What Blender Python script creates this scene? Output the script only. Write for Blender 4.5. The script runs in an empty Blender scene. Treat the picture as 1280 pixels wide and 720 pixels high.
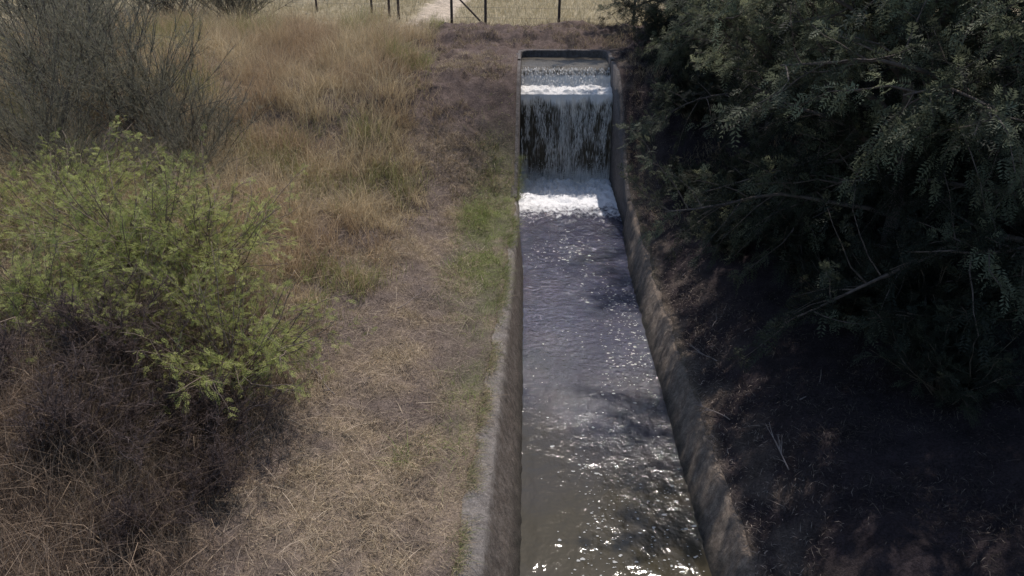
import bpy, math, numpy as np
from mathutils import Vector, Matrix
R = np.random.default_rng(7)
scene = bpy.context.scene
COL = scene.collection

# ---------------------------------------------------------------- helpers
TAB = np.random.default_rng(3).random((256,256))
def vnoise(x,y):
    x=np.asarray(x,float); y=np.asarray(y,float)
    xi=np.floor(x).astype(int); yi=np.floor(y).astype(int)
    fx=x-xi; fy=y-yi; fx=fx*fx*(3-2*fx); fy=fy*fy*(3-2*fy)
    a=TAB[xi&255,yi&255]; b=TAB[(xi+1)&255,yi&255]; c=TAB[xi&255,(yi+1)&255]; d=TAB[(xi+1)&255,(yi+1)&255]
    return (a*(1-fx)+b*fx)*(1-fy)+(c*(1-fx)+d*fx)*fy
def fbm(x,y,o=4):
    s=0;a=.5;t=0
    for i in range(o):
        s=s+a*vnoise(x*2**i+17.3*i,y*2**i+9.1*i); t+=a; a*=.5
    return s/t-.5
def sm(a,b,x):
    t=np.clip((np.asarray(x,float)-a)/(b-a),0,1); return t*t*(3-2*t)
def lerp(a,b,t): return a*(1-t)+b*t

class MB:
    def __init__(s): s.v=[];s.c=[];s.f=[];s.n=0
    def add(s,v,faces,c):
        v=np.asarray(v,float).reshape(-1,3); c=np.asarray(c,float)
        if c.ndim==1: c=np.tile(c,(len(v),1))
        s.v.append(v); s.c.append(c.reshape(-1,3))
        for f in faces:
            f=np.asarray(f,int)
            if len(f): s.f.append(f+s.n)
        s.n+=len(v)
    def build(s,name,mat,smooth=False):
        me=bpy.data.meshes.new(name)
        v=np.concatenate(s.v); c=np.concatenate(s.c)
        loops=np.concatenate([f.ravel() for f in s.f])
        tot=np.concatenate([np.full(len(f),f.shape[1]) for f in s.f])
        st=np.concatenate([[0],np.cumsum(tot)[:-1]])
        me.vertices.add(len(v)); me.vertices.foreach_set("co",v.astype(np.float32).ravel())
        me.loops.add(len(loops)); me.loops.foreach_set("vertex_index",loops.astype(np.int32))
        me.polygons.add(len(tot)); me.polygons.foreach_set("loop_start",st.astype(np.int32))
        me.polygons.foreach_set("loop_total",tot.astype(np.int32))
        if smooth: me.polygons.foreach_set("use_smooth",np.ones(len(tot),bool))
        at=me.color_attributes.new("Col",'FLOAT_COLOR','POINT')
        at.data.foreach_set("color",np.concatenate([c,np.ones((len(c),1))],1).astype(np.float32).ravel())
        me.update(calc_edges=True)
        me.materials.append(mat)
        return me
def obj(name,me,parent=None,loc=(0,0,0),rz=0,sc=1,**k):
    o=bpy.data.objects.new(name,me); COL.objects.link(o)
    o.location=loc; o.rotation_euler=(0,0,rz); o.scale=(sc,sc,sc)
    if parent: o.parent=parent
    for a,b in k.items(): o[a]=b
    return o

def grid_faces(nr,nc):
    i=np.arange(nr*nc).reshape(nr,nc)
    return np.stack([i[:-1,:-1],i[:-1,1:],i[1:,1:],i[1:,:-1]],-1).reshape(-1,4)
def nrm(v): return v/np.maximum(np.linalg.norm(v,axis=-1,keepdims=True),1e-9)

def tube(mb,pts,rad,col,sides=6):
    pts=np.asarray(pts,float); n=len(pts); rad=np.broadcast_to(rad,(n,))
    t=nrm(np.gradient(pts,axis=0)); ref=np.array([0,0,1.]) if abs(t[0,2])<.8 else np.array([1.,0,0])
    u=nrm(np.cross(t,ref)); w=np.cross(t,u)
    a=np.linspace(0,2*np.pi,sides,endpoint=False)
    v=pts[:,None]+rad[:,None,None]*(np.cos(a)[None,:,None]*u[:,None]+np.sin(a)[None,:,None]*w[:,None])
    i=np.arange(n*sides).reshape(n,sides); j=np.roll(i,-1,1)
    f=np.stack([i[:-1],j[:-1],j[1:],i[1:]],-1).reshape(-1,4)
    mb.add(v.reshape(-1,3),[f,i[-1][None,:] if sides>2 else []],col)

def blades(mb,P,H,W,az,lean,C):
    N=len(P)
    if N==0: return
    d=np.stack([np.cos(az),np.sin(az),0*az],1); s_az=R.uniform(0,2*np.pi,N)
    s=np.stack([np.cos(s_az),np.sin(s_az),0*az],1); up=np.array([0,0,1.])
    H=H[:,None];W=W[:,None];lean=lean[:,None]
    def c(t): return P+up*H*t*(1-.35*lean*t)+d*lean*H*t*t
    v=np.stack([c(0)-s*W/2,c(0)+s*W/2,c(.55)+s*W*.4,c(.55)-s*W*.4,c(1.)],1)
    b=(np.arange(N)*5)[:,None]
    mb.add(v.reshape(-1,3),[b+np.array([[0,1,2,3]]),b+np.array([[3,2,4]])],np.repeat(C,5,0))

def fronds(mb,P,D,L,C,K=9,droop=.25,lw=.3,wid=.13):
    N=len(P)
    D=nrm(D); up=np.array([0,0,1.])+R.normal(0,.5,(N,3)); S=nrm(np.cross(D,up))
    t=np.linspace(.08,1,K)[None,:,None]
    c=P[:,None]+D[:,None]*L[:,None,None]*t+np.array([0,0,-1.])*droop*L[:,None,None]*t*t
    l=(L[:,None,None]*lw*np.sin(np.pi*(.2+.72*t)))
    V=[]
    for sg in (-1,1):
        dr=nrm(S[:,None]*sg+D[:,None]*.55+R.normal(0,.18,(N,K,3)))
        m=c+dr*l*.5; w=D[:,None]*l*wid
        V.append(np.stack([c,m+w,c+dr*l,m-w],2))
    v=np.stack(V,2)
    M=N*K*2
    cc=np.repeat(C,K*2*4,0)
    mb.add(v.reshape(-1,3),[(np.arange(M)*4)[:,None]+np.arange(4)[None,:]],cc)

# ---------------------------------------------------------------- materials
def newmat(name):
    m=bpy.data.materials.new(name); m.use_nodes=True; nt=m.node_tree
    b=nt.nodes["Principled BSDF"]; return m,nt,b
def node(nt,t,**k):
    n=nt.nodes.new(t)
    for a,b in k.items(): setattr(n,a,b)
    return n
def noise(nt,scale,detail=5,rough=.6,vec=None,mscale=None):
    tc=node(nt,'ShaderNodeTexCoord'); out=tc.outputs['Object']
    if mscale:
        mp=node(nt,'ShaderNodeMapping'); mp.inputs['Scale'].default_value=mscale
        nt.links.new(out,mp.inputs['Vector']); out=mp.outputs['Vector']
    n=node(nt,'ShaderNodeTexNoise'); n.inputs['Scale'].default_value=scale
    n.inputs['Detail'].default_value=detail; n.inputs['Roughness'].default_value=rough
    nt.links.new(out,n.inputs['Vector']); return n.outputs['Fac']
def maprange(nt,src,a,b,c,d):
    m=node(nt,'ShaderNodeMapRange'); nt.links.new(src,m.inputs[0])
    for i,x in enumerate((a,b,c,d)): m.inputs[i+1].default_value=x
    return m.outputs[0]
def mult(nt,colsock,facsock):
    vm=node(nt,'ShaderNodeVectorMath',operation='SCALE')
    nt.links.new(colsock,vm.inputs[0]); nt.links.new(facsock,vm.inputs['Scale']); return vm.outputs[0]
def mth(nt,op,a,b):
    m=node(nt,'ShaderNodeMath',operation=op)
    for i,s in enumerate((a,b)):
        if isinstance(s,(int,float)): m.inputs[i].default_value=s
        else: nt.links.new(s,m.inputs[i])
    return m.outputs[0]
def mixc(nt,f,a,b):
    m=node(nt,'ShaderNodeMix',data_type='RGBA')
    nt.links.new(f,m.inputs['Factor'])
    for s,i in ((a,6),(b,7)):
        if isinstance(s,tuple): m.inputs[i].default_value=(*s,1)
        else: nt.links.new(s,m.inputs[i])
    return m.outputs[2]
def bump(nt,b,h,st,dist):
    bp=node(nt,'ShaderNodeBump'); bp.inputs['Strength'].default_value=st; bp.inputs['Distance'].default_value=dist
    nt.links.new(h,bp.inputs['Height']); nt.links.new(bp.outputs[0],b.inputs['Normal']); return bp
def attr(nt):
    a=node(nt,'ShaderNodeAttribute'); a.attribute_name="Col"; return a.outputs['Color']

def leafmat(name,trans=.35,rough=.6,spec=.3):
    m,nt,b=newmat(name); c=attr(nt)
    nt.links.new(c,b.inputs['Base Color']); b.inputs['Roughness'].default_value=rough
    b.inputs['Specular IOR Level'].default_value=spec
    t=node(nt,'ShaderNodeBsdfTranslucent'); nt.links.new(c,t.inputs['Color'])
    mx=node(nt,'ShaderNodeMixShader'); mx.inputs[0].default_value=trans
    nt.links.new(b.outputs[0],mx.inputs[1]); nt.links.new(t.outputs[0],mx.inputs[2])
    nt.links.new(mx.outputs[0],nt.nodes['Material Output'].inputs[0]); return m
M_leaf=leafmat("foliage",.42,.65,.2); M_grass=leafmat("grass_blades",.3,.8,.1)

def barkmat(name):
    m,nt,b=newmat(name); c=attr(nt); f=maprange(nt,noise(nt,14,6),.3,.7,.6,1.4)
    nt.links.new(mult(nt,c,f),b.inputs['Base Color']); b.inputs['Roughness'].default_value=.9
    bump(nt,b,noise(nt,30,5,mscale=(1,1,.3)),.6,.02); return m
M_bark=barkmat("bark")

m,nt,b=newmat("ground_soil"); M_ground=m
c=attr(nt); f=maprange(nt,noise(nt,3.5,8,.7),.3,.7,.6,1.45); f2=maprange(nt,noise(nt,45,6,.75),.35,.65,.55,1.45)
cc=mult(nt,mult(nt,c,f),f2); nt.links.new(cc,b.inputs['Base Color']); b.inputs['Roughness'].default_value=.95
b.inputs['Specular IOR Level'].default_value=.1
bump(nt,b,noise(nt,28,8,.75),.9,.05)

def concmat(name,base,dark,light,top,z0=1.0,z1=1.25,tf=.85):
    m,nt,b=newmat(name)
    n1=maprange(nt,noise(nt,1.7,8,.7),.35,.65,0,1); n2=maprange(nt,noise(nt,9,8,.75),.42,.72,0,1)
    c=mixc(nt,n1,dark,base); c=mixc(nt,n2,c,light)
    g=node(nt,'ShaderNodeNewGeometry'); sp=node(nt,'ShaderNodeSeparateXYZ'); nt.links.new(g.outputs['Position'],sp.inputs[0])
    h=mth(nt,'ADD',mth(nt,'MULTIPLY',noise(nt,4,6,.7),.5),sp.outputs[2])
    wet=maprange(nt,h,.25,.5,1,0)
    c=mixc(nt,wet,c,(.035,.03,.02))
    st=maprange(nt,noise(nt,9,6,.75,mscale=(1,1.6,.5)),.47,.66,0,.7)
    c=mixc(nt,st,c,(.06,.048,.04))
    dirt=maprange(nt,mth(nt,'ADD',mth(nt,'MULTIPLY',noise(nt,7,8,.8),.6),sp.outputs[2]),z0,z1,0,tf)
    c=mixc(nt,dirt,c,top)
    f2=maprange(nt,noise(nt,60,5,.8),.35,.65,.65,1.35)
    f3=maprange(nt,noise(nt,13,6,.8),.35,.65,.65,1.25)
    nt.links.new(mult(nt,mult(nt,c,f2),f3),b.inputs['Base Color']); b.inputs['Roughness'].default_value=.9
    bump(nt,b,noise(nt,26,8,.85),.9,.05); return m
M_concL=concmat("canal_concrete_ledge",(.15,.12,.098),(.09,.07,.056),(.25,.215,.185),(.29,.262,.24),.84,.98,.85)  # darker than the other lining: shade painted into the inner face below the ledge
M_conc=concmat("canal_concrete",(.24,.185,.14),(.15,.115,.088),(.34,.285,.225),(.26,.20,.15),.7,.9,.8)
M_weir=concmat("weir_concrete",(.14,.122,.115),(.09,.076,.07),(.21,.19,.18),(.18,.165,.16),9,10)

m,nt,b=newmat("canal_water"); M_water=m
b.inputs['IOR'].default_value=1.38; 
fa=attr(nt); sep=node(nt,'ShaderNodeSeparateColor'); nt.links.new(fa,sep.inputs[0])
n=mth(nt,'ADD',mth(nt,'MULTIPLY',noise(nt,9,8,.75,mscale=(1,.6,1)),.7),mth(nt,'MULTIPLY',noise(nt,2.5,3,.5),.3))
ff=maprange(nt,mth(nt,'ADD',n,sep.outputs[0]),.84,1.04,0,1)
sky_tint=mth(nt,'ADD',sep.outputs[1],maprange(nt,noise(nt,.7,4,.5),.3,.7,-.2,.2))
tc_=node(nt,'ShaderNodeClamp'); nt.links.new(sky_tint,tc_.inputs[0])
wc=mixc(nt,tc_.outputs[0],(.048,.041,.025),(.036,.038,.064))  # farther water coloured slate blue, painted in for the sky's reflection
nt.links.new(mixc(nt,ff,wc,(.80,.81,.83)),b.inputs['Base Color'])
nt.links.new(maprange(nt,ff,0,1,.06,.6),b.inputs['Roughness'])
bp=bump(nt,b,noise(nt,2.2,3,.5,mscale=(1.3,1,1)),.28,.12)
bp2=node(nt,'ShaderNodeBump'); bp2.inputs['Distance'].default_value=.04
nt.links.new(maprange(nt,sep.outputs[1],0,1,.10,.95),bp2.inputs['Strength'])
nt.links.new(noise(nt,10,5,.6),bp2.inputs['Height']); nt.links.new(bp2.outputs[0],bp.inputs['Normal'])

m,nt,b=newmat("falling_water"); M_fall=m
b.inputs['IOR'].default_value=1.33
fa=attr(nt); sep=node(nt,'ShaderNodeSeparateColor'); nt.links.new(fa,sep.inputs[0])
n=mth(nt,'ADD',mth(nt,'MULTIPLY',noise(nt,1,7,.78,mscale=(40,4,2.4)),.6),mth(nt,'MULTIPLY',noise(nt,1,5,.7,mscale=(10,3,1.8)),.4))
ff=maprange(nt,mth(nt,'ADD',n,sep.outputs[0]),.84,1.08,0,1)
nt.links.new(mixc(nt,ff,(.062,.052,.036),(.74,.73,.71)),b.inputs['Base Color'])
nt.links.new(maprange(nt,ff,0,1,.4,.5),b.inputs['Roughness'])
bump(nt,b,noise(nt,1,6,.75,mscale=(36,6,4)),.8,.04)

m,nt,b=newmat("water_foam"); M_foam=m
b.inputs['Base Color'].default_value=(.40,.40,.38,1); b.inputs['Roughness'].default_value=.7; b.inputs['Specular IOR Level'].default_value=.1
m,nt,b=newmat("water_spray"); M_spray=m
b.inputs['Base Color'].default_value=(.62,.62,.60,1); b.inputs['Roughness'].default_value=.5
m,nt,b=newmat("weathered_metal_wire"); M_wire=m
nt.links.new(mixc(nt,noise(nt,9,4),(.12,.1,.09),(.2,.18,.17)),b.inputs['Base Color']); b.inputs['Roughness'].default_value=.7

# ---------------------------------------------------------------- layout functions
YK=[-20,4.9,7.7,11,13,15,18,60]
def xl(y): return np.interp(y,YK,[-.68,-.66,-.52,-.38,-.31,-.20,-.18,-.18])
def xlw(y): return np.interp(y,YK,[-.03,-.03,-.03,-.04,-.06,-.17,-.18,-.18])
def xr(y): return np.interp(y,YK,[2.17,2.17,2.16,2.15,2.14,2.12,2.08,2.08])
def xrw(y): return np.interp(y,YK,[1.96,1.96,1.96,1.96,1.97,2.07,2.08,2.08])
def topz(y): return .7+2.02*sm(14.8,18.2,y)
def topr(y): return .48+.22*sm(11,14.5,y)
def dist(x,y):
    a=xl(y)-x; b_=x-xr(y)
    return np.maximum(a,0),np.maximum(b_,0)
def g(x,y):
    x=np.asarray(x,float); y=np.asarray(y,float)
    dl,dr=dist(x,y); d=dl+dr
    base=.7+.22*sm(0,2,dl)+.85*sm(1.6,4.6,dl)+.5*sm(5,10,dl)+.45*sm(0,1.4,dr)+.8*sm(1,4,dr)+.5*sm(4,9,dr)
    base=base-(.7-topr(y))*sm(1.0,1.9,x)*(1-sm(0,1.0,dr))
    r=sm(0,1,(y-(14.8-2.2*sm(0,3,d)))/(3.4+2.2*sm(0,3,d)))
    z=lerp(base,2.76,r)
    z=z+.07*fbm(x*2.2,y*2.2)*1.0*sm(-.1,.3,d)+.12*fbm(x*6,y*6)*sm(.05,.5,d)
    z=z+.7*fbm(x*.5+3,y*.5)*sm(.8,4,d)*sm(60,25,y)
    z=z+.32*sm(21,22,y)*sm(25,23.2,y)*sm(-4.2,-2,x)*(.7+1.2*fbm(x*1.3,y*1.3))
    dd=np.where(y>21,1.,d)
    z=z+.55*(np.abs(fbm(x*3.1,y*3.1,3))-.06)*sm(14.5,16.5,y)*sm(25,24,y)*sm(-4,-2.8,x)*sm(.15,.6,dd)
    return z
def path_d(x,y):
    cx=np.interp(y,[19,23,27,32,45,80],[-4.6,-3.9,-3.25,-3.2,-1.5,4]); return np.abs(x-cx)+3*sm(23,22,y)

# ---------------------------------------------------------------- ground
ds=[0,.06,.14]
while ds[-1]<11: ds.append(ds[-1]+.11)
while ds[-1]<400: ds.append(ds[-1]*1.12)
ds=np.array(ds)
ys=list(np.arange(-12,0,.5))+list(np.arange(0,33,.12))
while ys[-1]<420: ys.append(ys[-1]*1.06)
ys=np.array(ys)
rows=[]
for y in ys:
    el=float(xl(y))-.0+.14*float(fbm(y*3.3,4.)); er=float(xr(y))+.08+.16*float(fbm(y*2.9,9.))
    if 14.8<y<21: el=float(xl(y))-.08; er=float(xr(y))+.08
    mid=np.concatenate([[el+.03],np.linspace(el+.1,er-.1,10),[er-.03]])
    x=np.concatenate([(el-ds)[::-1],mid,er+ds])
    z=g(x,np.full_like(x,y))
    if y<20.86:
        k=len(ds); z[k:k+12]=-.95
        z[:k]+=.035*(ds[::-1]<.3); z[k+12:]+=.035*(ds<.3)
    rows.append(np.stack([x,np.full_like(x,y),z],1))
V=np.stack(rows); nr,nc=V.shape[:2]; Vf=V.reshape(-1,3); X,Y=Vf[:,0],Vf[:,1]
dl,dr=dist(X,Y)
def greenmask(x,y):
    a,_=dist(x,y)
    q=sm(-.05,.08,a)*sm(1.2,.4,a)*sm(8.5,13,y)*sm(17.8,15.5,y)*1.15
    q2=sm(-.05,.1,a)*sm(.75,.2,a)*sm(5.5,9,y)*sm(13,10,y)*.5
    q3=np.exp(-(((x+1.35)/.10)**2+((y-6.4)/.12)**2))*.5
    return np.clip((q+q2)*(1.0+2.6*fbm(x*2.3,y*2.3)),0,1)+q3
def patch(x,y): return np.clip(fbm(x*1.1,y*1.1)*2.8+.55+1.9*fbm(x*3.7,y*3.7,3),0,1)
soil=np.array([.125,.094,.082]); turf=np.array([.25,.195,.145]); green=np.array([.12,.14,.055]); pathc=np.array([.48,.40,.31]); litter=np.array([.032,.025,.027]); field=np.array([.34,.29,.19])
C=np.tile(turf,(len(X),1))
C=lerp(C,np.array([.145,.115,.10]),patch(X,Y)[:,None]*.95)
C=lerp(C,green,(np.clip(greenmask(X,Y),0,1)*.55)[:,None])
bare=np.clip(sm(15.2,17,Y)*sm(25,24,Y)*sm(-4.5,-2.6,X)*1.0,0,1)
C=lerp(C,soil,bare[:,None])
shaded_litter=lerp(litter[None],np.array([[.10,.08,.068]]),(sm(-.04,.12,fbm(X*3.5,Y*3.5))*sm(1.0,.1,dr))[:,None])  # right bank ground darkened as painted tree shade, paler patches by the canal
C=lerp(C,shaded_litter,sm(.0,.2,dr)[:,None]*(sm(24,22,Y))[:,None])
C=lerp(C,field,sm(24,25.5,Y)[:,None]*.9)
C=lerp(C,pathc,(sm(.75,.4,path_d(X,Y)+.4*fbm(X*2,Y*2))*sm(20.5,22.5,Y))[:,None])
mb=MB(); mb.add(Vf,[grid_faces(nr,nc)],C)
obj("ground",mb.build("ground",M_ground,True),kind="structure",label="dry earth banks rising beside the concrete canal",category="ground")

# ---------------------------------------------------------------- canal lining
def sweep(profile,y0,y1,step,name,mat,parent=None,amp=.015,**k):
    yy=np.arange(y0,y1+1e-6,step); 
    P=[]
    for y in yy:
        p=np.array(profile(float(y)),float); P.append(np.stack([p[:,0],np.full(len(p),y),p[:,1]],1))
    P=np.stack(P); 
    n=fbm(P[...,1]*8.3+P[...,2]*5,P[...,2]*5.7+P[...,0]*5)
    P[...,2]+=n*amp*1.4; P[...,0]+=fbm(P[...,1]*7.9+40,P[...,2]*6)*amp
    mb=MB(); nr,nc=P.shape[:2]; idx=np.arange(nr*nc).reshape(nr,nc)
    mb.add(P.reshape(-1,3),[grid_faces(nr,nc),idx[0][None,::-1],idx[-1][None,:]],np.array([.2,.2,.2]))
    return obj(name,mb.build(name,mat,False),parent,**k)
def subdiv(pts,n=5):
    out=[]
    for a,b_ in zip(pts[:-1],pts[1:]):
        for t in np.linspace(0,1,n,endpoint=False): out.append((lerp(a[0],b_[0],t),lerp(a[1],b_[1],t)))
    out.append(pts[-1]); return out
def profL(y):
    t=.7; a=float(xl(y)); w=float(xlw(y)); e=min(.26,(w-a)*.42)
    return [(a-.16,-.5),(a-.16,t)]+subdiv([(a-.05,t+.005),(a+e*.5,t-.02),(a+e,t-.06),(a+e+.03,t-.11)],3)+subdiv([(lerp(a+e+.03,w,.15),t-.22),(w,0),(w+.25,-.7)],10)
def profR(y):
    t=float(topr(y)); a=float(xr(y)); w=float(xrw(y))
    return [(a+.24,-.5),(a+.24,t)]+subdiv([(a+.06,t+.005),(a+.01,t-.012),(a-.01,t-.05)],3)+subdiv([(lerp(a,w,.15),t-.08),(w,0),(w-.25,-.7)],10)
sweep(profL,-4,14.84,.05,"canal_wall",M_concL,label="stained concrete lining with pale ledge along the grassy bank",category="canal wall",amp=.028)
sweep(profR,-4,14.84,.05,"canal_wall",M_conc,label="worn sloping concrete lining beside the shaded bank",category="canal wall",amp=.035)

weir=bpy.data.objects.new("weir",None); COL.objects.link(weir); weir.location=(.95,18.4,0)
weir["label"]="stepped concrete drop weir with rounded head basin"; weir["category"]="weir"
def place(o,p):
    o.parent=p; o.matrix_parent_inverse=Matrix.Translation(-Vector(p.location))
def wing(side):
    def f(y):
        t=float(topz(y))+.04
        if side<0: a=float(xl(y)); return subdiv([(a-.14,-.7),(a-.14,t),(a,t),(a,-.7)],4)
        a=float(xr(y)); return subdiv([(a+.14,-.7),(a+.14,t),(a,t),(a,-.7)],4)
    return f
for sd in (-1,1):
    o=sweep(wing(sd),14.86,19.3,.08,"wing_wall",M_weir,amp=.006); place(o,weir)
cl=[(-.25,19.32),(-.25,20.0),(-.25,20.3)]
rc=.33
for t in np.linspace(0,1,8): cl.append((-.25+rc-rc*math.cos(t*math.pi/2),20.37+rc*math.sin(t*math.pi/2)))
for t in np.linspace(0,1,8): cl.append((2.15-rc+rc*math.sin(t*math.pi/2),20.37+rc*math.cos(t*math.pi/2)))
cl+=[(2.15,20.3),(2.15,20.0),(2.15,19.32)]
cl=np.array(cl); tg=nrm(np.gradient(cl,axis=0)); nn=np.stack([-tg[:,1],tg[:,0]],1)
prof=[(.07,1.4),(.07,2.76),(.055,2.79),(-.055,2.79),(-.07,2.76),(-.07,1.4)]
P=np.stack([[(c[0]+n_[0]*p[0],c[1]+n_[1]*p[0],p[1]) for p in prof] for c,n_ in zip(cl,nn)])
mb=MB(); idx=np.arange(P.shape[0]*6).reshape(-1,6); mb.add(P.reshape(-1,3),[grid_faces(P.shape[0],6),idx[0][None],idx[-1][None,::-1]],[.2,.2,.2])
o=obj("basin_wall",mb.build("basin_wall",M_weir)); place(o,weir)
st=[(18.5,-.7),(18.5,2.1),(18.56,2.13),(19.22,2.13),(19.24,2.5),(19.3,2.54),(19.6,2.54),(19.6,2.0),(20.55,2.0),(20.55,-.7)]
mb=MB(); xs=np.linspace(-.16,2.06,10)
P=np.stack([[(x,p[0],p[1]) for p in st] for x in xs]); idx=np.arange(P.shape[0]*len(st)).reshape(-1,len(st))
mb.add(P.reshape(-1,3),[grid_faces(P.shape[0],len(st)),idx[0][None],idx[-1][None,::-1]],[.2,.2,.2])
o=obj("drop_wall",mb.build("drop_wall",M_weir)); place(o,weir)

# ---------------------------------------------------------------- water
yy=np.arange(-4,18.3,.04); u=np.linspace(0,1,70)
Yg,U=np.meshgrid(yy,u,indexing='ij'); Xg=lerp(xlw(Yg)-.04,xrw(Yg)+.04,U)
def wz(x,y):
    amp=.003+.028*sm(7,15,y)+.04*sm(14.5,17.4,y)
    return fbm(x*2.2,y*1.6,3)*amp*1.6+fbm(x*7,y*6,4)*amp*1.7*sm(8,15,y)
Z=wz(Xg,Yg)+.22*np.abs(fbm(Xg*5,Yg*5,4))*2*sm(16.4,18,Yg)
foam=.12*sm(8,14.5,Yg)+.56*sm(14.3,17.6,Yg+.5*fbm(Xg*2,Yg*.7))**.9+.14*sm(17.0,17.8,Yg)
zone=sm(5.3,11.5,Yg+.5*(Xg-1))  # mask for the painted sky colour and the stronger ripples
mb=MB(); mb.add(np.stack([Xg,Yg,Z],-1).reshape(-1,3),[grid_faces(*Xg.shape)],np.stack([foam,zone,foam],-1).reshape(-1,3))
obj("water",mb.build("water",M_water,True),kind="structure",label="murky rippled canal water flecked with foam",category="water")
prof=np.array([(20.56,2.61),(19.6,2.61),(19.4,2.60),(19.22,2.54),(19.1,2.40),(19.04,2.26),(18.98,2.2),(18.7,2.2),(18.5,2.19),(18.38,2.12),(18.28,1.9),(18.2,1.55),(18.13,1.0),(18.08,.5),(18.05,-.1)])
s=np.concatenate([[0],np.cumsum(np.linalg.norm(np.diff(prof,axis=0),axis=1))])
ss=np.linspace(0,s[-1],230); py=np.interp(ss,s,prof[:,0]); pz=np.interp(ss,s,prof[:,1])
xs=np.linspace(-.17,2.07,180); PY,XS=np.meshgrid(py,xs,indexing='ij'); PZ=np.repeat(pz[:,None],180,1); SS=np.repeat(ss[:,None],180,1)
fallm=sm(18.6,18.4,PY)
rag=fbm(XS*9,SS*2,4)+.7*fbm(XS*22,SS*5,3)
PY2=PY-np.where(fallm>0,(.02+.10*rag)*fallm*sm(2.2,1.5,PZ),0)+ .06*fbm(XS*14,SS*4)*sm(19.4,19.2,PY)*sm(18.95,19.05,PY)
PZ2=PZ+.07*fbm(XS*7,PY*7,4)*sm(19.1,18.95,PY)*sm(18.35,18.5,PY)*2+.02*fbm(XS*4,PY*4)
fm=.38*sm(19.45,19.2,PY)*sm(18.9,19.05,PY)+(.74+.3*fbm(XS*3,PY*2))*sm(19.15,19.0,PY)*sm(18.36,18.44,PY)
fm=fm+fallm*(.36+.36*sm(1.8,2.14,PZ+.3*fbm(XS*4,XS*0+2))+.18*sm(.6,.0,PZ)+.22*fbm(XS*2.2,PZ*1.2+5))
mb=MB(); mb.add(np.stack([XS,PY2,PZ2],-1).reshape(-1,3),[grid_faces(*XS.shape)],np.stack([fm]*3,-1).reshape(-1,3))
fall=obj("waterfall",mb.build("waterfall",M_fall,True),kind="structure",label="thin curtain of water pouring over the weir",category="waterfall")
N=9000; x=R.uniform(-.15,2.05,N); z0=2.12*R.random(N)**.65; L=R.uniform(.03,.22,N); w=R.uniform(.0015,.005,N)
keep=fbm(x*8,z0*1.4,3)+R.normal(0,.12,N)>.05; x=x[keep];z0=z0[keep];L=L[keep];w=w[keep];N=len(x)
yf=np.interp(-z0,-prof[8:,1],prof[8:,0])-.04-R.random(N)*.12
P=np.stack([np.stack([x,yf,z0],1),np.stack([x+w,yf-.01,z0-L*.4],1),np.stack([x,yf-.02,z0-L],1),np.stack([x-w,yf-.01,z0-L*.4],1)],1)
mb=MB(); mb.add(P.reshape(-1,3),[(np.arange(N)*4)[:,None]+np.arange(4)],[.7]*3)
N=900; x=R.uniform(-.15,2.05,N); t=R.random(N); z0=2.62-.42*t; y0=19.3-.3*t-.05; L=R.uniform(.03,.1,N); w=R.uniform(.003,.007,N)
P=np.stack([np.stack([x,y0,z0],1),np.stack([x+w,y0-.03,z0-L*.4],1),np.stack([x,y0-.06,z0-L],1),np.stack([x-w,y0-.03,z0-L*.4],1)],1)
mb.add(P.reshape(-1,3),[(np.arange(N)*4)[:,None]+np.arange(4)],[.7]*3)
N=3600; x=R.uniform(-.15,2.0,N); y0=18.0-np.abs(R.normal(0,.45,N)); z0=np.abs(R.normal(0,.2,N))*np.exp(-(18-y0)); L=R.uniform(.008,.022,N)
P=np.stack([np.stack([x,y0,z0],1),np.stack([x+L*.6,y0,z0+L*.5],1),np.stack([x,y0,z0+L],1),np.stack([x-L*.6,y0,z0+L*.5],1)],1)
mb.add(P.reshape(-1,3),[(np.arange(N)*4)[:,None]+np.arange(4)],[.7]*3)
o=obj("water_streaks",mb.build("water_streaks",M_spray)); o.parent=fall; o["kind"]="stuff"
# floating foam flecks
mb=MB(); N=5200
y=3.5+11.5*R.random(N)**.9; x=lerp(xlw(y)+.04,xrw(y)-.04,R.random(N))
keep=(fbm(x*1.1,y*.6,3)*1.3+.23+.20*(x-.9)*sm(16,9,y)+R.normal(0,.24,N))>.48; x=x[keep];y=y[keep];N=len(x)
r=np.clip(R.lognormal(-5.0,.5,N),.003,.019)*(1+.3*sm(8,14,y)); K=8
a=np.linspace(0,2*np.pi,K,endpoint=False)[None,:]+R.random((N,1)); rr=r[:,None]*R.uniform(.5,1.25,(N,K))
el=R.uniform(1,1.9,(N,1))
vx=x[:,None]+rr*np.cos(a)*el; vy=y[:,None]+rr*np.sin(a); zz=wz(x,y)+.006
v=np.stack([vx,vy,np.repeat(zz[:,None],K,1)],-1)
mb.add(v.reshape(-1,3),[(np.arange(N)*K)[:,None]+np.arange(K)],[.7]*3)
obj("floating_foam",mb.build("floating_foam",M_foam),kind="stuff",label="white foam flecks drifting on the canal water",category="foam")

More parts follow.
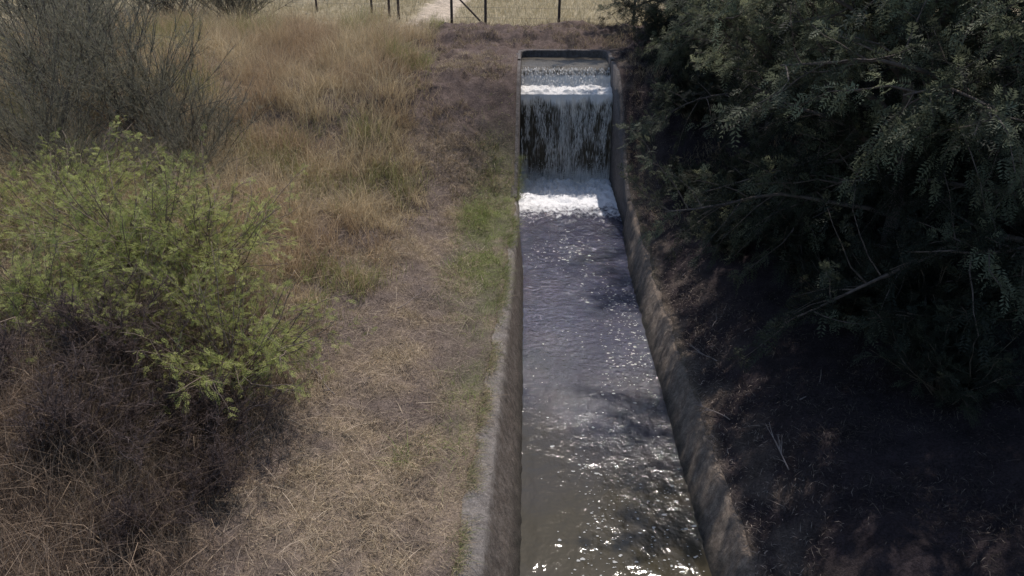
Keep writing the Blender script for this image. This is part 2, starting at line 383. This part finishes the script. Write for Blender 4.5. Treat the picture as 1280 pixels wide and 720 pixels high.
# ---------------------------------------------------------------- grass
def scatter(n,x0,x1,y0,y1): return R.uniform(x0,x1,n),R.uniform(y0,y1,n)
def grasscol(n,a,b_,var=.15):
    t=R.random((n,1)); c=lerp(np.array(a),np.array(b_),t)*np.clip(R.normal(1,var,(n,1)),.4,1.7); return c
mb=MB(); x,y=scatter(330000,-6.2,-.3,3.5,20)
dl,_=dist(x,y); e=dl-.0
cl2=fbm(x*2.4,y*2.4,3); pt=patch(x,y)
dens=sm(-.02,.1,e+.2*fbm(x*4,y*4))*(1.05-.85*pt)*(1-.7*sm(15.3,16.8,y)*sm(-3.2,-2.4,x))
k=(R.random(len(x))<dens*.9)&(dl>.005); x=x[k];y=y[k];n=len(x);cl2=cl2[k];dl=dl[k];pt=pt[k]
gm=np.clip(greenmask(x,y),0,1); isg=R.random(n)<gm*.8
st_=lerp(grasscol(n,(.28,.22,.145),(.58,.48,.33),.28),grasscol(n,(.17,.13,.105),(.40,.32,.24),.3),pt[:,None])
Cc=np.where(isg[:,None],grasscol(n,(.15,.19,.06),(.30,.34,.12)),st_)
H=R.uniform(.02,.085,n)*(1+1.1*isg)*(1+5.5*np.clip(cl2,0,.4)*sm(.2,.9,dl))
blades(mb,np.stack([x,y,g(x,y)+.02*(dl<.3)],1),H,R.uniform(.0028,.0075,n),R.uniform(0,6.28,n),R.uniform(.4,2.0,n),Cc)
x,y=scatter(7000,-4.2,-.7,4,16); n=len(x)
blades(mb,np.stack([x,y,g(x,y)+.02],1),R.uniform(.05,.17,n),R.uniform(.002,.006,n),R.uniform(0,6.28,n),R.uniform(2.,5,n),np.where(R.random((n,1))<.35,grasscol(n,(.10,.075,.06),(.18,.14,.12),.2),grasscol(n,(.35,.28,.2),(.62,.52,.4),.2)))
y=R.uniform(4.2,16,22000); k=(fbm(y*2.1,3.+0*y)+R.normal(0,.08,len(y))>-.03); y=y[k]; n=len(y); x=xl(y)+R.normal(-.04,.07,n)
isg=R.random(n)<.3+.5*sm(8,12,y)
blades(mb,np.stack([x,y,np.full(n,.69)+(topz(y)-.7)],1),R.uniform(.03,.13,n),R.uniform(.003,.008,n),R.normal(0,.9,n),R.uniform(.4,2.2,n),np.where(isg[:,None],grasscol(n,(.13,.16,.06),(.25,.28,.11)),grasscol(n,(.22,.17,.12),(.5,.41,.28),.25)))
obj("dry_turf",mb.build("dry_turf",M_grass),kind="stuff",label="short sunburnt turf with green patches along canal",category="grass")
mb=MB(); x,y=scatter(460000,-15,-1.4,8.0,24.5)
bx=-2.0-.7*sm(11,9,y)-.5*sm(18.5,21,y)
edge=bx-x+1.5*fbm(x*1.1,y*1.1)
clump=fbm(x*2.6,y*2.6,3)
k=R.random(len(x))<sm(-.1,.8,edge)*(.4+2.2*clump)*.75*(sm(.5,.9,path_d(x,y))); x=x[k];y=y[k];n=len(x); edge=edge[k]
hue=sm(-.06,.16,fbm(x*.7+8,y*.7,3))[:,None]
Cc=lerp(grasscol(n,(.40,.315,.195),(.67,.56,.37),.2),grasscol(n,(.32,.235,.145),(.54,.41,.27),.2),hue)
gg=(fbm(x*.8+30,y*.8,3)>.06)&(R.random(n)<.6); Cc=np.where(gg[:,None],grasscol(n,(.20,.21,.08),(.35,.35,.15)),Cc)
H=R.uniform(.2,.85,n)*(.4+.75*sm(0,1.4,edge))*(1+1.5*fbm(x*1.7,y*1.7))
blades(mb,np.stack([x,y,g(x,y)-.01],1),H,R.uniform(.004,.010,n),R.normal(-1.0,1.6,n),R.uniform(.1,1.3,n),Cc)
obj("tall_dry_grass",mb.build("tall_dry_grass",M_grass),kind="stuff",label="tall golden straw grass covering the bank",category="grass")
mb=MB(); x,y=scatter(60000,-7,-2.0,3.2,8.8)
k=R.random(len(x))<sm(-2.3,-3.4,x+.9*fbm(x*1.5,y*1.5))*.7; x=x[k];y=y[k];n=len(x)
bush_shade=np.exp(-(((x+3.7)/.9)**2+((y-5.9)/1.1)**2))[:,None]  # oval where stalk colour is darkened as the bush's painted shadow
blades(mb,np.stack([x,y,g(x,y)],1),R.uniform(.12,.85,n)*sm(-1.9,-4,x)**.7,R.uniform(.003,.008,n),R.uniform(0,6.28,n),R.uniform(.1,1.2,n),grasscol(n,(.15,.11,.085),(.46,.35,.25),.35)*(1-.6*bush_shade))
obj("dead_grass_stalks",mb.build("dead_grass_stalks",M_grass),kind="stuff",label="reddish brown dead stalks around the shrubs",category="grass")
mb=MB(); x,y=scatter(190000,-22,14,21,48)
k=R.random(len(x))<sm(23.6,25.4,y+1.0*fbm(x,y)-1.4*sm(-3,-5,x))*sm(.55,.95,path_d(x,y)+.25*fbm(x*3,y*3))*(.6+.9*fbm(x*.8,y*.8)); x=x[k];y=y[k];n=len(x)
blades(mb,np.stack([x,y,g(x,y)-.01],1),R.uniform(.1,.38,n),R.uniform(.008,.02,n),R.uniform(0,6.28,n),R.uniform(.2,1.1,n),grasscol(n,(.36,.31,.19),(.58,.50,.34),.15))
obj("field_grass",mb.build("field_grass",M_grass),kind="stuff",label="pale dry meadow grass beyond the fence",category="grass")
mb=MB(); x,y=scatter(110000,-4,7,13,25)
dl,dr=dist(x,y); d=np.where(y>20.95,1,dl+dr)
k=(R.random(len(x))<.9*sm(.0,.15,fbm(x*2.1,y*2.1)+.02))&(d>.2); x=x[k];y=y[k];n=len(x)
blades(mb,np.stack([x,y,g(x,y)-.01],1),R.uniform(.03,.22,n),R.uniform(.005,.012,n),R.uniform(0,6.28,n),R.uniform(.3,1.5,n),grasscol(n,(.17,.13,.09),(.42,.34,.22),.28))
obj("withered_tufts",mb.build("withered_tufts",M_grass),kind="stuff",label="withered brown tufts on the bare earth berm",category="grass")
mb=MB(); n=130000; x,y=scatter(n,2.12,8,3,20); dl,dr=dist(x,y); k=(dr>.02)&(R.random(n)<.35+1.8*fbm(x*2,y*2)+.4*sm(.8,0,dr)); x=x[k];y=y[k];dr=dr[k];n=len(x)
az=R.uniform(0,6.28,n); L=R.uniform(.008,.045,n); L=np.where(R.random(n)<.03,L*3.5,L); w=R.uniform(.002,.005,n); dx=np.cos(az);dy=np.sin(az)
z=g(x,y)+R.uniform(.01,.06,n)+.03*(dr<.15); tz=R.normal(0,.025,n)
P=np.stack([np.stack([x-dx*L,y-dy*L,z],1),np.stack([x+dy*w,y-dx*w,z+.01],1),np.stack([x+dx*L,y+dy*L,z+tz],1),np.stack([x-dy*w,y+dx*w,z+.01],1)],1)
lc=grasscol(n,(.06,.05,.045),(.30,.25,.21),.4)*(.4+.6*sm(1.4,.2,dr))[:,None]  # litter colour dims away from the canal, painting shade under trees
mb.add(P.reshape(-1,3),[(np.arange(n)*4)[:,None]+np.arange(4)],np.repeat(lc,4,0))
obj("leaf_litter",mb.build("leaf_litter",M_grass),kind="stuff",label="fallen twigs and leaves under the trees",category="leaf litter")

# ---------------------------------------------------------------- trees
def branchline(p0,d,L,n=7,wob=.12,grav=-.05):
    p=[np.array(p0,float)]; d=nrm(np.array(d,float))
    for i in range(n):
        d=nrm(d+R.normal(0,wob,3)+np.array([0,0,grav])); p.append(p[-1]+d*L/n)
    return np.array(p)
def tree_mesh(name,Rad,Ht,nl,nsub,nf,ca,cb,lo=.12,fl=(.10,.21)):
    T=MB(); Cn=MB(); bark=np.array([.10,.08,.07])
    tr=branchline((0,0,-.3),(R.normal(0,.06),R.normal(0,.06),1),Ht*.9,9,.07,.03)
    tube(T,tr,np.linspace(.12,.02,len(tr)),bark,8)
    PP=[];DD=[];LL=[];CC=[]
    for i in range(nl):
        f=lo+(.97-lo)*(i+R.random())/nl
        j=f*(len(tr)-1); j0=int(j); base=lerp(tr[j0],tr[min(j0+1,len(tr)-1)],j-j0)
        az=i*2.4+R.normal(0,.4); el=math.radians(lerp(8,62,f)+R.normal(0,8))
        env=Rad*(.55+.65*math.sin(math.pi*min(1,.25+.75*f))**1)*R.uniform(.65,1.3)
        if f>.75: env*=.75
        d=(math.cos(az)*math.cos(el),math.sin(az)*math.cos(el),math.sin(el))
        bl=branchline(base,d,env,8,.14,-.06); tube(T,bl,np.linspace(.04,.008,len(bl)),bark,5)
        for s_ in range(nsub):
            t=.2+.8*(s_+R.random())/nsub; q=t*(len(bl)-1); q0=min(int(q),len(bl)-2); p=lerp(bl[q0],bl[q0+1],q-q0)
            dd=nrm(nrm(bl[q0+1]-bl[q0])*.8+R.normal(0,.6,3)+np.array([0,0,.12]))
            sl=env*R.uniform(.18,.42); sb=branchline(p,dd,sl,4,.18,-.06); tube(T,sb,np.linspace(.012,.004,len(sb)),bark,3)
            m_=nf; tt=R.random(m_)**.7*(len(sb)-1.001); ii=tt.astype(int); pp=lerp(sb[ii],sb[ii+1],(tt-ii)[:,None])+R.normal(0,.05,(m_,3))
            Dd=nrm(sb[ii+1]-sb[ii])*.9+R.normal(0,.55,(m_,3))+np.array([0,0,.05])
            light_mix=np.clip(R.normal(.3,.25)+1.5*(f-.45)+.35*(t-.5),0,1)  # low and inner fronds get darker colour, shade painted into the crown
            col=lerp(np.array(ca),np.array(cb),light_mix)[None]*np.clip(R.normal(1,.18,(m_,1)),.5,1.6)
            PP.append(pp);DD.append(Dd);LL.append(R.uniform(fl[0],fl[1],m_));CC.append(col)
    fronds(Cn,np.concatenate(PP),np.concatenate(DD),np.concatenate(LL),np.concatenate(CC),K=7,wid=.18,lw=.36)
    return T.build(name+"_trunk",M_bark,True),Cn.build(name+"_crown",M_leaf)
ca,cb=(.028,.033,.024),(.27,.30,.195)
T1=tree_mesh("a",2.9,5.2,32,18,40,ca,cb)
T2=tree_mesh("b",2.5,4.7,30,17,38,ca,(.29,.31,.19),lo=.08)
def add_tree(kind,x,y,sc,rz,label,T,sz=1.):
    e=bpy.data.objects.new(kind,None); COL.objects.link(e); e.location=(x,y,float(g(x,y))); e.rotation_euler=(0,0,rz); e.scale=(sc,sc,sc*sz)
    e["label"]=label; e["category"]="tree"; e["group"]="feathery trees along the canal bank"
    for nm,me in zip(("trunk","crown"),T):
        o=bpy.data.objects.new(nm,me); COL.objects.link(o); o.parent=e
lab="feathery dark green acacia tree on the shaded bank"
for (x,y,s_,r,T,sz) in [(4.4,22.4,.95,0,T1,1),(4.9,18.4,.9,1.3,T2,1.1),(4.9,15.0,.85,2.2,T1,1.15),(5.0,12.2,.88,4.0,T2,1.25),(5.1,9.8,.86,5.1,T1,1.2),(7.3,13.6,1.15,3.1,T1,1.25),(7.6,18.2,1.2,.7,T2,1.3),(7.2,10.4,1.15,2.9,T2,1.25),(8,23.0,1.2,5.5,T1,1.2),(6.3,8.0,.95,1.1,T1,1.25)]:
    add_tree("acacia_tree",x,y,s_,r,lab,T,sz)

# ---------------------------------------------------------------- shrubs
def shrub_mesh(name,Rad,Ht,ns,nf,ca,cb,fl,spread=1.0,stemc=(.09,.07,.05),K=8,lw=.3,out=.07,t0=.35,grav=-.04,wid=.13,ntw=5):
    T=MB();Cn=MB();PP=[];DD=[];LL=[];CC=[]
    for i in range(ns):
        az=R.uniform(0,6.28); sp=R.random()**.6*spread; d=np.array([math.cos(az)*sp,math.sin(az)*sp,1.]); 
        L=lerp(Ht,Rad*1.1,min(1,sp))*R.uniform(.6,1.15)
        bl=branchline((R.normal(0,.1),R.normal(0,.1),-.05),d,L,7,.14,grav); tube(T,bl,np.linspace(.013,.003,len(bl)),np.array(stemc),4)
        tone=np.clip(R.normal(.45,.33),0,1)
        for k_ in range(ntw):
            t=(t0+(1.-t0)*R.random())*6.99; i0=min(int(t),6); tw=branchline(bl[i0],nrm(bl[i0+1]-bl[i0])+R.normal(0,.6,3),Rad*R.uniform(.13,.3),4,.15,-.06)
            tube(T,tw,np.linspace(.004,.002,5),np.array(stemc),3)
            m_=max(3,nf//ntw); tt=R.random(m_)*3.99; ii=tt.astype(int); pp=lerp(tw[ii],tw[ii+1],(tt-ii)[:,None])+R.normal(0,out*.3,(m_,3))
            Dd=nrm(tw[ii+1]-tw[ii])*1.0+R.normal(0,.45,(m_,3))+np.array([0,0,.2])
            tn=np.clip(tone+R.normal(0,.15),0,1)
            col=lerp(np.array(ca),np.array(cb),tn)[None]*np.clip(R.normal(1,.2,(m_,1)),.5,1.6)
            PP.append(pp);DD.append(Dd);LL.append(R.uniform(fl[0],fl[1],m_));CC.append(col)
    fronds(Cn,np.concatenate(PP),np.concatenate(DD),np.concatenate(LL),np.concatenate(CC),K=K,lw=lw,droop=.2,wid=wid)
    return T.build(name+"_stems",M_bark),Cn.build(name+"_foliage",M_leaf)
def broom_mesh(name,Rad,Ht,ns,ntw,ca,cb,spread=.95,wob=.1,nl=12,stemc=(.08,.065,.06),leafl=(.05,.16),r0=.014,base=.12):
    T=MB();Cn=MB()
    for i in range(ns):
        az=R.uniform(0,6.28); sp=R.random()**.7*spread; d=np.array([math.cos(az)*sp,math.sin(az)*sp,1.])
        L=Ht*R.uniform(.5,1.15); bl=branchline((R.normal(0,base),R.normal(0,base),-.05),d,L,8,wob,.02); tube(T,bl,np.linspace(r0,.003,len(bl)),np.array(stemc),4)
        for k_ in range(ntw):
            t=(.25+.7*R.random())*(len(bl)-1.001); i0=int(t); p=bl[i0]; dd=nrm(nrm(bl[i0+1]-bl[i0])+R.normal(0,.32+wob,3)); tw=branchline(p,dd,Ht*R.uniform(.1,.26),4,wob,.05)
            tube(Cn,tw,np.linspace(.004,.0018,len(tw)),lerp(np.array(ca),np.array(cb),R.random()),3)
            m_=nl; q=R.integers(0,4,m_); P=tw[q]+(tw[q+1]-tw[q])*R.random((m_,1)); D=nrm(nrm(tw[q+1]-tw[q])+R.normal(0,.5,(m_,3)))
            l=R.uniform(leafl[0],leafl[1],m_)[:,None]; s_=nrm(np.cross(D,R.normal(0,1,(m_,3))))*.0035
            v=np.stack([P-s_,P+s_,P+D*l],1); c=lerp(np.array(ca),np.array(cb),R.random((m_,1)))
            Cn.add(v.reshape(-1,3),[(np.arange(m_)*3)[:,None]+np.arange(3)],np.repeat(c,3,0))
    return T.build(name+"_stems",M_bark),Cn.build(name+"_foliage",M_leaf)
def add_shrub(kind,cat,label,group,x,y,sc,rz,T,sz=1):
    e=bpy.data.objects.new(kind,None); COL.objects.link(e); e.location=(x,y,float(g(x,y))); e.rotation_euler=(0,0,rz); e.scale=(sc,sc,sc*sz)
    e["label"]=label; e["category"]=cat; e["group"]=group
    for nm,me in zip(("stem","foliage"),T):
        o=bpy.data.objects.new(nm,me); COL.objects.link(o); o.parent=e
G1=shrub_mesh("gb",1.75,1.3,80,58,(.23,.255,.075),(.52,.56,.19),(.06,.13),stemc=(.19,.145,.11),t0=.35,spread=1.25,ntw=6)
G2=shrub_mesh("gb2",1.6,1.4,72,58,(.21,.235,.075),(.47,.51,.18),(.06,.13),stemc=(.19,.145,.11),t0=.4,ntw=6)
gl="bright yellow-green feathery bush on the dry bank"
for (x,y,s_,r,T) in [(-3.4,7.2,.92,0,G1),(-5.2,8.8,1.05,1,G2),(-4.3,9.0,.95,2.2,G1),(-5.6,7.5,.9,3,G2),(-6.9,10.2,1.0,4,G1),(-4.5,7.6,.7,5,G1)]:
    add_shrub("green_bush","bush",gl,"green bushes on the bank",x,y,s_,r,T)
B1=broom_mesh("br",2.0,2.7,80,20,(.16,.15,.11),(.33,.31,.225),nl=10,spread=1.1,r0=.010,base=.3,wob=.13,leafl=(.04,.12))
for (x,y,s_,r) in [(-7.6,14.6,1.05,0),(-6.4,13.6,.75,2),(-9.6,15.3,1.1,4),(-6.0,12.2,.55,1),(-8.4,12.6,.8,5),(-10.8,18.5,1.0,3),(-7.4,11.6,.5,2.4)]:
    add_shrub("broom_shrub","shrub","grey-green wiry broom shrub rising from straw grass","broom shrubs on the bank",x,y,s_,r,B1)
D1=broom_mesh("dd",1.2,1.0,75,20,(.085,.063,.06),(.21,.16,.14),spread=1.3,wob=.22,nl=11,stemc=(.10,.075,.07),leafl=(.02,.08),r0=.009,base=.25)  # twigs coloured darker and set thick to deepen the shadow under green bushes
for (x,y,s_,r) in [(-3.45,6.2,.85,0),(-4.2,5.7,.85,2),(-4.5,6.8,.9,1),(-5.4,6.3,.9,3),(-3.1,5.5,.55,4),(-3.5,4.9,.55,2.6)]:
    add_shrub("dead_shrub","shrub","tangled dry brown dead shrub below green bushes","dead shrubs on the bank",x,y,s_,r,D1)
U1=shrub_mesh("un",1.2,1.0,70,50,(.022,.026,.02),(.06,.068,.045),(.10,.22),wid=.17)  # leaf colours darkened to paint in the shade of the trees
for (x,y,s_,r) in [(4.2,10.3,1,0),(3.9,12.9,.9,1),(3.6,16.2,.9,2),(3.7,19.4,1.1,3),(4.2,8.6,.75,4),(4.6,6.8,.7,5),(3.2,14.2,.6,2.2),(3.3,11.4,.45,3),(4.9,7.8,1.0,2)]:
    add_shrub("acacia_sapling","shrub","low feathery acacia sapling coloured dark for tree shade","saplings under the trees",x,y,s_,r,U1)
for (x,y,s_,r) in [(-9.5,25.5,1.2,0),(-12.5,27,1.5,2),(-15,24,1.5,2)]:
    add_shrub("broom_shrub","shrub","grey-green wiry broom shrub at the meadow edge","broom shrubs on the bank",x,y,s_,r,B1)

# ---------------------------------------------------------------- fallen branches
for i,(x,y,az,L) in enumerate([(2.6,9.0,.2,.7),(2.7,9.4,1.2,.6),(2.6,8.6,2.6,.5),(3.0,8.9,.6,.8),(2.8,6.2,1.9,.6),(2.6,11.2,.9,.6),(3.2,7.2,.4,.7),(2.5,7.4,2.2,.5),(-1.9,9.6,.8,.7),(-2.3,7.4,2.2,.6)]):
    T=MB(); c=np.array([.22,.18,.16]); bl=branchline((0,0,.04),(math.cos(az),math.sin(az),.04),L,6,.16,0); tube(T,bl,np.linspace(.008,.003,len(bl)),c,5)
    for k_ in range(6):
        j=R.integers(1,6); tube(T,branchline(bl[j],nrm(bl[j]-bl[j-1])+R.normal(0,.5,3)*(1,1,.4),L*.35,3,.15,0),np.linspace(.005,.002,4),c,4)
    obj("fallen_branch",T.build("fallen_branch",M_bark),loc=(x,y,float(g(x,y))),label="bare dead branch lying on the bank",category="branch",group="fallen branches on the banks")

# ---------------------------------------------------------------- fence
fence=bpy.data.objects.new("wire_fence",None); COL.objects.link(fence); fence.location=(0,24.6,2.8)
fence["label"]="dark post and wire fence across the dry meadow"; fence["category"]="fence"
pc=np.array([.06,.045,.04])
def post(x,y,h=1.35,r=.045,x2=None):
    T=MB(); z=float(g(x,y)); 
    if x2 is None: pts=[(x,y,z-.2),(x+.01,y,z+h*.5),(x+.02,y+.01,z+h)]
    else: pts=[(x,y,z+.05),((x+x2)/2,y,z+h/2),(x2,y,z+h*.95)]
    tube(T,pts,[r,r*.95,r*.85],pc,8); o=obj("post" if x2 is None else "brace",T.build("post",M_bark,True)); place(o,fence)
    return (x,y,z)
line1=[(-2.4,24.5),(-1.35,24.6),(.95,24.7),(3.3,24.8),(5.8,24.9)]
line0=[(-4.75,26.8),(-4.4,26.6),(-5.5,27.6),(-7.6,28.2),(-9.9,28.6)]
Z1=[post(*p) for p in line1]; 
post(line1[1][0]-.03,24.62,1.1,.03,x2=-2.36)
post(-4.75,26.8,1.4);post(-4.4,26.6,1.4);Z0=[post(*p,r=.04) for p in line0[2:]]
for Zs in (Z1,[(-4.75,26.8,float(g(-4.75,26.8)))]+Z0):
    for hh in (.3,.6,.9,1.2):
        T=MB(); tube(T,[(a,b_-.05,c_+hh) for a,b_,c_ in Zs],.004,pc,4); o=obj("wire",T.build("wire",M_wire)); place(o,fence)

# ---------------------------------------------------------------- light, sky, camera
el,az=math.radians(58),math.radians(14)
w=bpy.data.worlds.new("World"); scene.world=w; w.use_nodes=True; nt=w.node_tree
sky=nt.nodes.new('ShaderNodeTexSky'); sky.sky_type='NISHITA'; sky.sun_disc=False; sky.sun_elevation=el; sky.sun_rotation=az
bg=nt.nodes['Background']; bg.inputs[1].default_value=.15; nt.links.new(sky.outputs[0],bg.inputs[0])
L=bpy.data.lights.new("sun",'SUN'); L.energy=4.2; L.angle=math.radians(.5); L.color=(1,.92,.85)
so=bpy.data.objects.new("sun",L); COL.objects.link(so)
v=Vector((math.sin(az)*math.cos(el),math.cos(az)*math.cos(el),math.sin(el))); so.rotation_euler=v.to_track_quat('Z','Y').to_euler()
cam=bpy.data.cameras.new("camera"); co=bpy.data.objects.new("camera",cam); COL.objects.link(co)
cam.lens=26.2; cam.sensor_width=36; cam.clip_end=1500
co.location=(0,0,6.2); co.rotation_euler=(math.radians(90-27.1),0,math.radians(1.2)); scene.camera=co
scene.view_settings.view_transform='Standard'; scene.view_settings.look='None'; scene.view_settings.exposure=0
